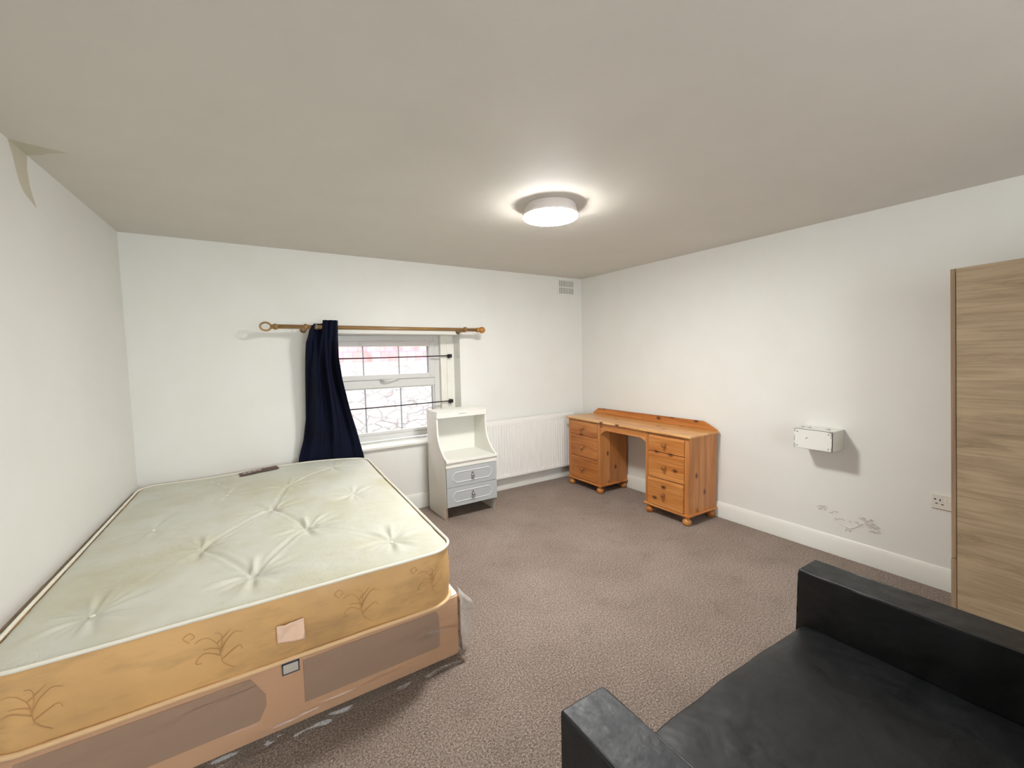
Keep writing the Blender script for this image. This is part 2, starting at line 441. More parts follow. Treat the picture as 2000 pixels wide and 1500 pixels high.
# ------------------------------------------------------------------ window
win = bpy.data.objects.new('window_1', None); COL.objects.link(win); win.location = (-2.3, .2, .65); ORG['window_1'] = Vector(win.location); win['kind'] = 'structure'
FY0, FY1 = .20, .265
FX0, FX1, FZ0, FZ1 = -2.965, -1.763, .665, 1.667
b = BM()
fw_ = .055
box(b, FX0, FX0+fw_, FY0, FY1, FZ0, FZ1); box(b, FX1-fw_, FX1, FY0, FY1, FZ0, FZ1)
box(b, FX0+fw_, FX1-fw_, FY0, FY1, FZ1-fw_, FZ1); box(b, FX0+fw_, FX1-fw_, FY0, FY1, FZ0, FZ0+.05)
box(b, FX0+fw_, FX1-fw_, FY0, FY1, 1.168, 1.243)
part('window_frame', b, m_upvc, win, .004)
# beads round the lower pane
b = BM(); LX0, LX1, LZ0, LZ1 = FX0+fw_, FX1-fw_, FZ0+.05, 1.168
for (a0, a1, c0, c1) in ((LX0, LX0+.014, LZ0, LZ1), (LX1-.014, LX1, LZ0, LZ1), (LX0+.014, LX1-.014, LZ0, LZ0+.03), (LX0+.014, LX1-.014, LZ1-.012, LZ1)):
    box(b, a0, a1, FY0+.012, FY1-.01, c0, c1)
part('glazing_bead', b, m_upvc, win, .003)
# opening top sash
SX0, SX1, SZ0, SZ1 = FX0+fw_+.003, FX1-fw_-.003, 1.246, 1.609
b = BM(); t = .048
for (a0, a1, c0, c1) in ((SX0, SX0+t, SZ0, SZ1), (SX1-t, SX1, SZ0, SZ1), (SX0+t, SX1-t, SZ0, SZ0+t), (SX0+t, SX1-t, SZ1-t, SZ1)):
    box(b, a0, a1, FY0-.014, FY1-.01, c0, c1)
sash = part('top_sash', b, m_upvc, win, .005)
part('glass_pane', bx(SX0+t-.005, SX1-t+.005, .228, .232, SZ0+t-.005, SZ1-t+.005), m_glass, win)
part('glass_pane', bx(LX0+.01, LX1-.01, .228, .232, LZ0+.02, LZ1-.008), m_glass, win)
for x in (-2.85, -2.510, -2.170, SX1-t-.006): part('glazing_bar', bx(x-.0055, x+.0055, .234, .246, SZ0+t, SZ1-t), m_spacer, win)
for x in (-2.850, -2.505, -2.163, LX1-.018): part('glazing_bar', bx(x-.0055, x+.0055, .234, .246, LZ0+.028, LZ1-.01), m_spacer, win)
b = BM(); box(b, -2.545, -2.117, .168, .187, 1.572, 1.598)
for i in range(3):
    lathe(b, [(.004, 0), (.004, .003)], (-2.50+i*.17, .168, 1.585), 1, 10, -1)
part('trickle_vent', b, m_upvc, win, .003)
b = BM(); box(b, -2.365, -2.325, .165, .187, 1.228, 1.254)
tube(b, [(-2.345, .168, 1.241), (-2.345, .148, 1.240), (-2.31, .142, 1.235), (-2.28, .142, 1.240), (-2.235, .142, 1.252), (-2.18, .142, 1.262)], lambda s: .009-.003*s, 10)
part('window_handle', b, m_upvc, win, 0, True)
# timber liner right, left and top of the frame
b = BM()
box(b, -1.763, WX1, .155, .30, FZ0, WZ1); box(b, -1.70, WX1, .147, .157, FZ0, WZ1-.07)
part('timber_lining', b, m_liner, win, .002)
part('reveal_bright_board', bx(WX1-.004, WX1, .001, .155, .650, WZ1-.001), m_gloss, win)  # thin white board added to brighten the reveal, standing in for daylight
part('timber_lining', bx(WX0, FX0, .155, .30, FZ0, WZ1), m_liner, win, .002)
part('window_sill', bx(WX0-.03, WX1+.03, -.04, .30, WZ0, .650), m_gloss, win, .004)
# security rods across the window
for zc, zl in ((1.457, 1.452), (.995, .990)):
    r_ = thing('security_bar', 'thin dark iron rod across the %s window pane' % ('upper' if zc > 1.2 else 'lower'), 'window bar', (-2.3, .12, zc), 'security rods across the window')
    b = BM(); tube(b, [(-2.96, .12, zl), (-2.3, .12, (zc+zl)/2), (-1.69, .12, zc+.004)], .0055, 10); part('rod', b, m_iron, r_, 0, True)
    for s, x in ((1, -1.675), (-1, -2.975)):
        b = BM(); box(b, x-.016, x+.016, .105, .154, zc-.016, zc+.02); box(b, x-.022, x-.008, .10, .14, zc-.022, zc-.004)
        lathe(b, [(.012, 0), (.012, .014)], (x-.016 if s > 0 else x+.016, .12, zc+.003), 0, 12, -s)
        part('bracket', b, m_iron, r_, .003)

# outside, seen through the panes
b = BM(); box(b, -6.5, 2.5, 1.6, 1.85, .1, 1.40); o = part('garden_wall', b, m_rubble, None, org=(0, 0, 0))
tag(o, 'pale rubble stone boundary wall outside the window', 'wall')
b = BM(); box(b, -6.5, 2.5, 1.63, 1.84, 1.40, 2.05); part('brick_coping', b, m_brick, o, label='red brick upper courses')
o['kind'] = 'structure'
g_ = struct('ground', bx(-6.5, 2.5, .3, 4, -.1, .1), m_ground)

# ------------------------------------------------------------------ ceiling lamp
LC = (-1.884, -1.837)
lamp = thing('ceiling_light', 'round white flush ceiling light, switched on', 'ceiling light', (LC[0], LC[1], H-.085))
b = BM(); lathe(b, [(.146, 0), (.150, .006), (.158, .045), (.164, .055), (.165, .064), (.155, .0645)], (LC[0], LC[1], H), 2, 64, -1); part('lamp_body', b, m_lampbase, lamp, 0, True)
b = BM(); lathe(b, [(.150, .0645), (.160, .0655), (.162, .069), (.158, .074), (.14, .079), (.10, .083), (.04, .085), (.001, .0852)], (LC[0], LC[1], H), 2, 64, -1); part('diffuser', b, m_lamp, lamp, 0, True, label='glowing white diffuser disc')

# ------------------------------------------------------------------ air vent
v = thing('air_vent', 'small white slotted air vent high on back wall near corner', 'vent', (-.23, -.005, 2.14))
b = BM(); V0, V1, VZ0, VZ1 = -.360, -.112, 2.140, 2.312
cols = 9; cw = (V1-V0-.03)/cols
box(b, V0, V1, -.008, 0, VZ0, VZ0+.012); box(b, V0, V1, -.008, 0, VZ1-.012, VZ1); box(b, V0, V1, -.008, 0, (VZ0+VZ1)/2-.006, (VZ0+VZ1)/2+.006)
for i in range(cols+1):
    x = V0+.015+i*cw
    box(b, (V0 if i == 0 else x-.0085), (V1 if i == cols else x+.0065), -.008, 0, VZ0+.012, (VZ0+VZ1)/2-.006)
    box(b, (V0 if i == 0 else x-.0085), (V1 if i == cols else x+.0065), -.008, 0, (VZ0+VZ1)/2+.006, VZ1-.012)
part('grille', b, m_gloss, v, .001)
part('duct', bx(V0+.012, V1-.012, -.003, .0, VZ0+.01, VZ1-.01), m_grey_gap, v)

# ------------------------------------------------------------------ curtain pole and curtain
pole = thing('curtain_pole', 'brown wooden curtain pole with ring and ball finials over window', 'curtain pole', (-2.35, -.17, 1.70))
PY, PZ = -.17, 1.708
b = BM(); tube(b, [(-3.225, PY, PZ+.002), (-2.3, PY, PZ), (-1.50, PY, PZ-.001)], .0165, 20); part('pole', b, m_pole, pole, 0, True)
b = BM(); tube(b, [(-3.309+.036*math.cos(a), PY, PZ+.030*math.sin(a)) for a in [2*PI*i/28 for i in range(28)]], .0075, 10, True)
lathe(b, [(.012, 0), (.017, .006), (.017, .016), (.023, .022), (.025, .030), (.020, .038), (.018, .05)], (-3.274, PY, PZ), 0, 20, 1)
part('ring_finial', b, m_pole, pole, 0, True)
b = BM(); lathe(b, [(.017, 0), (.022, .006), (.025, .014), (.021, .022), (.014, .027), (.016, .030), (.026, .038), (.031, .052), (.032, .064), (.027, .080), (.016, .091), (.002, .095)], (-1.518, PY, PZ-.002), 0, 24, 1)
part('ball_finial', b, m_finial, pole, 0, True)
for x in (-3.035, -1.640):
    b = BM()
    lathe(b, [(.026, 0), (.026, .008), (.014, .016), (.011, .08), (.011, .14), (.014, .155)], (x, 0, PZ-.012), 1, 20, -1)
    lathe(b, [(.018, -.014), (.025, -.010), (.026, 0), (.025, .010), (.018, .014)], (x, PY, PZ), 0, 20, 1)
    part('pole_bracket', b, m_pole, pole, 0, True)

def curt(u, v_):
    z = 1.752 - v_*(1.752-.16)
    # outline (x of left and right edge at height z)
    L = [(1.76, -3.0), (1.66, -3.015), (1.59, -3.037), (1.46, -3.046), (1.218, -3.056), (.97, -3.066), (.80, -3.091), (.66, -3.13), (.16, -3.20)]
    R = [(1.76, -2.797), (1.60, -2.803), (1.457, -2.805), (1.287, -2.783), (1.02, -2.722), (.793, -2.66), (.60, -2.61), (.16, -2.57)]
    def it(T, z):
        for (z0, x0), (z1, x1) in zip(T, T[1:]):
            if z <= z0 and z >= z1: return x0+(x1-x0)*(z0-z)/(z0-z1)
        return T[0][1] if z > T[0][0] else T[-1][1]
    xl, xr = it(L, z), it(R, z)
    T_ = [(q_, b_-.078) for q_, b_ in [(0, -.080), (.05, -.124), (.12, -.126), (.19, -.054), (.38, -.052), (.46, -.130), (.55, -.146), (.63, -.122), (.72, -.144), (.82, -.130), (.90, -.146), (1, -.112)]]
    def sm_(T, q):
        for (a0, b0), (a1, b1) in zip(T, T[1:]):
            if q <= a1:
                k = (q-a0)/(a1-a0); k = k*k*(3-2*k); return b0+(b1-b0)*k
        return T[-1][1]
    yt = sm_(T_, u)
    uu = u+.05*math.sin(2.1*z+3*u)
    cy_ = -.085-.085*min(1, max(0, (z-.6)/.85)); am = .7+.5*min(1, max(0, (z-.6)/.6))
    yb = cy_+am*(.034*math.sin(2*PI*(2.7*uu+.15))+.013*math.sin(2*PI*(6.3*uu+.4)))+.004*math.sin(2*PI*(13*uu))
    k = min(1, max(0, (1.70-z)/.35)); k = k*k*(3-2*k)
    y = yt*(1-k)+yb*k+.004*math.sin(9*z+11*u)
    x = xl+(xr-xl)*(u+.02*math.sin(2*PI*2.7*uu)*k)
    k_ = min(1, max(0, (.85-z)/.2)); y = y*(1-k_)+(-.078+.45*(y+.085))*k_
    top = (.012 if u > .44 else -.012)*(1-v_)**6-.03*max(0, 1-u/.14)*max(0, 1-v_/.05)
    y = min(y, -.052 if z > .55 else -.036)
    return (x, y, z+top)
b = BM(); grid(b, 170, 90, curt)
o = part('curtain', b, m_navy, None, 0, True, solid=.0025, fix=False)
tag(o, 'dark navy blue curtain bunched at the left of the window', 'curtain')
# metal eyelets are set into the heading
for i, (x, y) in enumerate([(-2.965, -.10), (-2.955, -.10)]):
    e = BM(); tube(e, [(x, PY+.024*math.cos(a), PZ+.024*math.sin(a)) for a in [2*PI*k/20 for k in range(20)]], .003, 6, True)
    part('eyelet', e, m_metal, o, 0, True)

# ------------------------------------------------------------------ radiator
RX0, RX1, RZ0, RZ1, RY = -1.415, -.215, .145, .778, -.098
rad = thing('radiator', 'white ribbed panel radiator on back wall below window level', 'radiator', ((RX0+RX1)/2, -.05, RZ0))
b = BM()
pitch = 1/30.0*1.0
def rf(u, v_):
    x = RX0+.004+(RX1-RX0-.008)*u; z = RZ0+(RZ1-RZ0-.012)*v_
    k = ((x-RX0)/pitch) % 1.0
    d = min(1, max(0, (.5-abs(k-.5))*7-.6))             # 0 in groove, 1 on rib
    e = min(1, max(0, min(v_-.045, .93-v_)*28))
    y = RY+.015*(1-d)*e
    if v_ < .012: y += .006
    return (x, y, z)
nv = [0, .012, .03, .045, .06, .08, .1]+[.1+.8*i/8 for i in range(1, 9)]+[.915, .93, .95, .98, 1]
us = [i/648 for i in range(649)]
V = [[b.verts.new(rf(u, v_)) for u in us] for v_ in nv]
for j in range(len(nv)-1):
    for i in range(648): b.faces.new([V[j][i], V[j][i+1], V[j+1][i+1], V[j+1][i]])
part('front_panel', b, m_rad, rad, 0, True, solid=.0015, fix=False)
b = BM(); box(b, RX0, RX1, -.100, -.094, RZ1-.014, RZ1); box(b, RX0, RX1, -.034, -.028, RZ1-.014, RZ1)
n = 60
for i in range(n):
    x = RX0+(RX1-RX0)*(i+.1)/n; box(b, x, x+(RX1-RX0)/n*.72, -.094, -.034, RZ1-.005, RZ1-.001)
part('top_grille', b, m_rad, rad)
for x in (RX0-.002, RX1-.001): part('side_cover', bx(x, x+.003, -.097, -.03, RZ0+.03, RZ1-.004), m_rad, rad)
part('rear_panel', bx(RX0+.005, RX1-.005, -.040, -.032, RZ0, RZ1-.014), m_rad, rad)
for x in (RX0+.2, RX1-.2): part('wall_bracket', bx(x-.02, x+.02, -.032, -.001, RZ0+.05, RZ1-.05), m_rad, rad)
b = BM(); lathe(b, [(.007, 0), (.007, .005)], (RX0-.002, -.06, RZ1-.06), 0, 12, -1); part('bleed_valve', b, m_iron, rad)

# ------------------------------------------------------------------ bedside cabinet
NX0, NX1, NYB, NYF = -2.022, -1.508, -.075, -.468
ns = thing('bedside_cabinet', 'white bedside cabinet with open curved top and two grey drawers', 'cabinet', ((NX0+NX1)/2, (NYB+NYF)/2, 0))
def side_profile():
    p = [(NYB, 0), (NYB, .955), (-.300, .955), (-.303, .90), (-.306, .80), (-.314, .735), (-.335, .68), (-.370, .632), (-.41, .594), (-.455, .562), (-.497, .545), (-.500, .525), (NYF, .470), (NYF, 0)]
    return p
for x in (NX0, NX1-.016):
    b = BM(); prism(b, side_profile(), x, x+.016, 0); part('side_panel', b, m_stand, ns, .0015)
# exposed chipboard along the bottom of the sides
for x in (NX0, NX1-.016): part('edge_strip', bx(x+.001, x+.015, NYF-.0008, NYF+.001, .001, .115), m_chip, ns, label='bare chipboard edge at foot')
part('back_panel', bx(NX0+.016, NX1-.016, NYB-.006, NYB, .09, .945), m_stand, ns)
part('top_board', bx(NX0+.016, NX1-.016, -.300, NYB-.006, .940, .955), m_stand, ns, .001)
b = BM(); box(b, NX0+.004, NX1-.004, -.314, -.300, .893, .957); box(b, NX0-.002, NX1+.002, -.318, -.290, .951, .959)
top_lip = part('top_lip', b, m_stand, ns, .002)
b = BM(); rnd = random.Random(5)
for i in range(7): box(b, -1.80+i*.011, -1.793+i*.011, -.3152, -.3138, .921+.001*rnd.random(), .924+.002*rnd.random())
part('scratch', b, m_grey_gap, top_lip)
b = BM(); box(b, NX0+.016, NX1-.016, -.49, NYB-.006, .522, .535); box(b, NX0, NX1, -.505, -.488, .520, .540)
part('shelf', b, m_stand, ns, .002)
part('shelf_rail', bx(NX0+.002, NX1-.002, -.488, -.470, .472, .522), m_stand, ns, .001)
part('bottom_board', bx(NX0+.016, NX1-.016, NYF+.01, NYB-.006, .118, .130), m_stand, ns)
for z0, z1 in ((.297, .468), (.121, .294)):
    d = part('drawer', bx(NX0+.004, NX1-.003, -.488, -.4695, z0, z1), m_drawer_grey, ns, .002, label='grey drawer front with silver moulding')
    xm, zm = (NX0+NX1)/2, (z0+z1)/2
    hw, hh, c = .196, .045, .030
    oct_ = [(-hw+c, -hh), (hw-c, -hh), (hw, -hh+c), (hw, hh-c), (hw-c, hh), (-hw+c, hh), (-hw, hh-c), (-hw, -hh+c)]
    b = BM(); tube(b, [(xm+p[0], -.4885, zm+p[1]) for p in oct_], .0042, 8, True); part('moulding', b, m_drawer_line, d)
    b = BM(); lathe(b, [(.014, 0), (.015, .003), (.007, .007), (.006, .014), (.012, .018), (.013, .022), (.008, .026)], (xm, -.488, zm+.002), 1, 16, -1)
    tube(b, [(xm+.014*math.sin(a), -.502-.004*math.sin(a/2), zm-.018-.020*math.cos(a)+.0) for a in [2*PI*k/18 for k in range(18)]], .0028, 8, True)
    lathe(b, [(.010, 0), (.011, .002), (.006, .004)], (xm, -.488, zm+.022), 1, 12, -1)
    part('drop_handle', b, m_metal, d, 0, True)
for y, z in ((-.11, .93), (-.28, .90), (-.12, .62), (-.45, .545), (-.12, .15)):
    b = BM(); lathe(b, [(.004, 0), (.004, .0012)], (NX0, y, z), 0, 10, -1); part('screw_cap', b, m_drawer_grey, ns)

# ------------------------------------------------------------------ pine desk
DY0, DY1, DXF, DXB = -1.758, -.240, -.415, -.028        # carcass ends (near, far), front, back
desk = thing('pedestal_desk', 'orange pine pedestal desk with six drawers against right wall', 'desk', (-.22, -1.0, 0))
b = BM(); box(b, -.440, -.022, -1.778, -.220, .742, .762); dt = part('desktop', b, m_pine_top, desk, .007, seg=3)
b = BM(); gy0, gy1 = -1.765, -.235
prism(b, [(gy0, .762), (gy0, .772), (gy0+.13, .834), (gy1-.08, .826), (gy1, .775), (gy1, .762)], -.040, -.022, 0)
part('back_gallery', b, m_pine_y, desk, .003)
PEDS = ((DY0, -1.312), (-.735, DY1))
for (y0, y1) in PEDS:
    b = BM()
    box(b, DXF+.0195, DXB, y0, y0+.018, .095, .742); part('side_panel', b, m_pine_z, desk)
    b = BM(); box(b, DXF+.0195, DXB, y1-.018, y1, .095, .742); part('side_panel', b, m_pine_z, desk)
    part('pedestal_back', bx(DXB-.008, DXB-.002, y0+.018, y1-.018, .095, .742), m_pine_z, desk)
    b = BM(); box(b, DXF-.001, DXF+.02, y0, y0+.042, .095, .742); box(b, DXF-.001, DXF+.02, y1-.034, y1, .095, .742)
    box(b, DXF-.001, DXF+.02, y0+.042, y1-.034, .727, .742)
    part('face_frame', b, m_pine_z, desk)
    part('plinth', bx(DXF-.018, DXB+.004, y0-.014, y1+.014, .074, .095), m_pine_y, desk, .008, seg=3)
    iy0, iy1 = y0+.045, y1-.037
    for z0, z1 in ((.580, .724), (.345, .574), (.100, .339)):
        b = BM()
        far_low = (z0 < .2 and y0 < -1.5)
        dx = -.012 if far_low else 0
        # front board with a shaped cock-bead along its top
        prism(b, [(DXF+.015+dx, z0), (DXF-.006+dx, z0), (DXF-.006+dx, z1-.030), (DXF-.0075+dx, z1-.026), (DXF-.001+dx, z1-.006), (DXF+.001+dx, z1), (DXF+.015+dx, z1)], iy0, iy1, 1)
        dr = part('drawer', b, m_pine_y, desk, .0015)
        zk = z0+(z1-z0)*(.5 if z0 > .5 else .46)
        b = BM(); lathe(b, [(.010, 0), (.008, .008), (.010, .012), (.017, .018), (.0195, .025), (.018, .031), (.011, .035), (.001, .036)], (DXF-.006+dx, (iy0+iy1)/2+.005, zk), 0, 24, -1)
        part('knob', b, m_knob, dr, 0, True)
    for x in (-.395, -.060):
        for y in (y0+.030, y1-.030):
            b = BM(); lathe(b, [(.020, 0.), (.030, .006), (.036, .018), (.038, .030), (.035, .043), (.026, .053), (.017, .057), (.020, .062), (.022, .068), (.020, .075)], (x, y, 0), 2, 24)
            part('bun_foot', b, m_pine_turn, desk, 0, True)
# arched apron over the knee hole
b = BM(); ay0, ay1 = -1.312, -.735
ap = [(ay0, .742), (ay0, .640), (ay0+.025, .655), (ay0+.06, .672), (ay1-.075, .672), (ay1-.045, .655), (ay1-.018, .640), (ay1, .615), (ay1, .742)]
prism(b, ap, DXF, DXF+.018, 0); part('apron', b, m_pine_y, desk, .002)

# ------------------------------------------------------------------ box on right wall
wb = thing('boxed_pipe_cover', 'small white painted box fixed on the right wall beyond the desk', 'box', (-.1, -2.55, .765))
b = BM(); BY0, BY1, BZ0, BZ1, BX = -2.672, -2.438, .762, .899, -.19
box(b, BX+.008, 0, BY0, BY1, BZ0, BZ1); part('box_body', b, m_gloss, wb, .002)
part('gap_line', bx(BX+.005, BX+.009, BY0+.0005, BY1-.0005, BZ0+.0005, BZ1-.0005), m_grey_gap, wb)
part('front_cover', bx(BX, BX+.006, BY0+.003, BY1-.002, BZ0+.002, BZ1-.003), m_gloss, wb, .0015)
for y in (BY0+.022, BY1-.022):
    for z in (BZ0+.018, BZ1-.02): b = BM(); lathe(b, [(.0035, 0), (.0035, .0015)], (BX, y, z), 0, 10, -1); part('screw', b, m_grey_gap, wb)
b = BM(); tube(b, [(BX-.0005, BY1-.075, .832), (BX-.0005, BY1-.087, .843)], .0018, 6)
part('scratch_mark', b, m_grey_gap, wb)
for (y, z, hy, hz) in ((BY1-.006, BZ1-.012, .005, .012), (BY1-.004, .830, .003, .018), (BY1-.006, BZ0+.015, .005, .016), (BY0+.006, BZ1-.022, .004, .022), (BY0+.014, BZ1-.005, .014, .003), (BY0+.005, BZ0+.022, .002, .014)):
    part('chipped_edge', bx(BX-.0006, BX+.0005, y-hy, y+hy, z-hz, z+hz), m_chipm, wb)
for y in (-2.50, -2.46, -2.615): part('fixing_lug', bx(-.12, -.095, y-.008, y+.008, BZ1, BZ1+.006), m_drawer_grey, wb, .001)

# ------------------------------------------------------------------ double socket
so = thing('wall_socket', 'white double power socket low on right wall beside the wardrobe', 'socket', (-.01, -3.196, .487))
part('faceplate', bx(-.010, 0, -3.269, -3.123, .487, .573), m_plug, so, .002)
b = BM()
for cy in (-3.160, -3.232):
    for y, z, hy, hz in ((cy+.019, .543, .0045, .0035), (cy-.003, .541, .003, .005), (cy+.012, .519, .0055, .0025), (cy-.014, .516, .0055, .0025)):
        part('pin_slot', bx(-.0106, -.009, y-hy, y+hy, z-hz, z+hz), m_grey_gap, so)
for cy in (-3.186, -3.205):
    b = BM(); prism(b, [(-.010, .534), (-.013, .534), (-.0105, .556), (-.010, .556)], cy-.006, cy+.006, 1); part('rocker_switch', b, m_plug, so)

# ------------------------------------------------------------------ wardrobe (leans a little, out of plumb)
wd = thing('wardrobe', 'tall pale oak effect wardrobe cut off at right edge', 'wardrobe', (-.3, -3.8, 0))
TA = math.radians(2.25)
def lean(bm):
    for v_ in bm.verts:
        y, z = v_.co.y+3.343, v_.co.z-.0
        v_.co.y = -3.343+y*math.cos(TA)+z*math.sin(TA); v_.co.z = z*math.cos(TA)-y*math.sin(TA)
    return bm
Wx0, Wx1, Wy0, Wy1, WH = -.548, -.045, -4.343, -3.343, 1.832
for y0, y1 in ((Wy1-.018, Wy1), (Wy0, Wy0+.018)):
    b = bx(Wx0, Wx1, y0, y1, .405, WH); lean(b); part('side_panel', b, m_oak_edge, wd, .001)
    b = bx(Wx0-.001, Wx1, y0-.0005, y1+.0015, .0, .402); lean(b); part('lower_side_panel', b, m_oak_edge, wd, .001)
b = bx(Wx0, Wx1, Wy0+.018, Wy1-.018, WH-.02, WH); lean(b); part('top_panel', b, m_oak, wd)
b = bx(Wx1-.006, Wx1, Wy0+.018, Wy1-.018, .05, WH-.02); lean(b); part('back_panel', b, m_oak, wd)
for y0, y1 in ((-3.840, Wy1-.0205), (Wy0+.02, -3.844)):
    b = bx(Wx0-.004, Wx0+.014, y0, y1, .07, WH-.001); lean(b)
    d = part('door', b, m_oak, wd, .0012)
    hy = -3.80 if y1 > -3.5 else -3.88
    b = BM(); tube(b, [(Wx0-.004, hy, .9), (Wx0-.03, hy, .91), (Wx0-.03, hy, 1.03), (Wx0-.004, hy, 1.04)], .005, 8); lean(b); part('door_handle', b, m_metal, d, 0, True)
part('plinth', bx(Wx0+.01, Wx0+.03, Wy0+.02, Wy1-.02, 0, .085), m_oak, wd)

# ------------------------------------------------------------------ sofa
sf = thing('sofa', 'black leather two seat sofa with square arms at lower right', 'sofa', (-2.2, -3.55, 0))
def rbox(bm, x0, x1, y0, y1, z0, z1, fn=None, n=14):
    """closed box with subdivided faces that fn may deform"""
    tmp = bmesh.ops.create_cube(bm, size=1)['verts']
    es = list({e for v_ in tmp for e in v_.link_edges})
    bmesh.ops.subdivide_edges(bm, edges=es, cuts=n, use_grid_fill=True)
    for v_ in bm.verts:
        v_.co = Vector((x0+(x1-x0)*(v_.co.x+.5), y0+(y1-y0)*(v_.co.y+.5), z0+(z1-z0)*(v_.co.z+.5)))
        if fn: v_.co = fn(v_.co.copy())
def rough_arm(c):
    d = noise.noise(Vector((c.x*6, c.y*4, c.z*6)))*.006
    c.x += d; c.z += noise.noise(Vector((c.x*3, c.y*5, 7)))*.003
    return c
def far_arm(c):
    if c.x < -1.62:
        s = max(0, 1-abs(c.y+3.2)/.3)*(1 if c.z > .3 else 0)
        c.x += .007*math.sin((c.y*1.4+c.z*2.2)*55)*s
    return rough_arm(c)
for x0, x1, fn in ((-2.882, -2.742, rough_arm), (-1.695, -1.552, far_arm)):
    b = BM(); rbox(b, x0, x1, -4.0, -3.128, .06, .600, fn, 16)
    arm = part('armrest', b, m_leather_worn if x0 < -2.5 else m_leather, sf, .020, True, seg=4, label='worn scuffed armrest' if x0 < -2.5 else None)
    b = BM()
    for xx in (x0+.004, x1-.004):
        tube(b, [(xx, -3.99, .597), (xx, -3.6, .597), (xx, -3.145, .597), (xx, -3.131, .585), (xx, -3.129, .3), (xx, -3.129, .08)], .0035, 8)
    part('piping', b, m_leather, arm, 0, True)
def seatf(c):
    u = (c.x+2.742)/(2.742-1.695); u = min(1, max(0, u))
    if c.z > .25:
        c.z += .012*math.sin(PI*u)+.006*noise.noise(Vector((c.x*3, c.y*3, 1)))
        if c.y > -3.24: c.z -= .018*((c.y+3.24)/.12)**2
    if c.y > -3.2:
        c.y += .012*math.sin(PI*u)+.010*noise.noise(Vector((c.x*5, c.z*5, 3)))
        if c.z < .36: c.y += .008*math.sin(c.x*38+c.z*8)*max(0, u-.2)
    return c
b = BM(); rbox(b, -2.744, -1.693, -3.86, -3.150, .07, .392, seatf, 30); part('seat', b, m_leather, sf, .018, True, seg=3)
b = BM(); rbox(b, -2.744, -1.693, -4.0, -3.80, .10, .70, lambda c: Vector((c.x, c.y-.10*max(0, c.z-.38), c.z)), 10); part('backrest', b, m_leather, sf, .03, True, seg=3)
for x in (-2.81, -1.62):
    for y in (-3.19, -3.95):
        b = BM(); lathe(b, [(.018, 0), (.022, .07)], (x, y, 0), 2, 16); part('leg', b, m_iron, sf, 0, True)

# ------------------------------------------------------------------ bed: divan base, mattress
NL, NR, FR, FL = Vector((-4.188, -2.150)), Vector((-2.712, -2.160)), Vector((-2.615, -.165)), Vector((-4.112, -.050))
def quad(u, v_): return (NL*(1-u)+NR*u)*(1-v_)+(FL*(1-u)+FR*u)*v_
LW, LL = 1.48, 2.06; RC = .115
def rr(u, v_, inset=0):
    """unit square to rounded rectangle, then to plan"""
    x, y = u*LW, v_*LL
    cx = RC if x < RC else (LW-RC if x > LW-RC else None); cy = RC if y < RC else (LL-RC if y > LL-RC else None)
    if cx is not None and cy is not None:
        a, b_ = (x-cx)/RC, (y-cy)/RC
        a, b_ = a*math.sqrt(max(0, 1-b_*b_/2)), b_*math.sqrt(max(0, 1-a*a/2))
        x, y = cx+a*RC, cy+b_*RC
    x = LW/2+(x-LW/2)*(1-inset/(LW/2)); y = LL/2+(y-LL/2)*(1-inset/(LL/2))
    return quad(x/LW, y/LL)
def outline(inset=0, n=60):
    P = []
    fr = [i/n for i in range(n)]
    # denser sampling inside corners
    fr = sorted(set([i/n for i in range(n)]+[i*.01 for i in range(9)]+[1-i*.01 for i in range(1, 9)]))
    for t_ in fr: P.append(rr(t_, 0, inset))
    for t_ in fr: P.append(rr(1, t_, inset))
    for t_ in fr: P.append(rr(1-t_, 1, inset))
    for t_ in fr: P.append(rr(0, 1-t_, inset))
    Q = []
    for p in P:
        if not Q or (p-Q[-1]).length > .002: Q.append(p)
    if (Q[0]-Q[-1]).length < .002: Q.pop()
    return Q
MT, MB = .598, .334
mt = thing('mattress', 'stained cream double mattress with button tufts and gold sides', 'mattress', (-3.4, -1.1, MB))
TUFT = [(-3.243, -1.521, 1.2), (-3.490, -1.915, 1.2), (-3.682, -1.515, .9), (-3.376, -1.115, .8), (-2.926, -1.915, 1.1), (-3.966, -1.917, .9), (-3.907, -1.113, .35),
        (-2.929, -1.119, .8), (-3.60, -.68, .4), (-3.26, -.70, .6), (-2.93, -.40, .6), (-3.66, -.35, .4), (-3.95, -.45, .3)]
SEAM = [((-3.26, -.70), (-3.376, -1.115)), ((-3.376, -1.115), (-3.243, -1.521)), ((-3.243, -1.521), (-3.490, -1.915)), ((-3.376, -1.115), (-3.682, -1.515)), ((-3.682, -1.515), (-3.490, -1.915)),
        ((-3.26, -.70), (-2.93, -.40)), ((-3.243, -1.521), (-2.926, -1.915)), ((-3.682, -1.515), (-3.966, -1.917))]
SEAMD = [1, 1, 1, 1, 1, .8, .5, .25]
rp = random.Random(11); PH = [[rp.uniform(0, 6.28) for _ in range(4)] for _ in TUFT]
def lift(x, y): return .034*math.exp(-((x+3.08)/.42)**2)*max(0, min(1, (y+1.0)/.8))**1.5
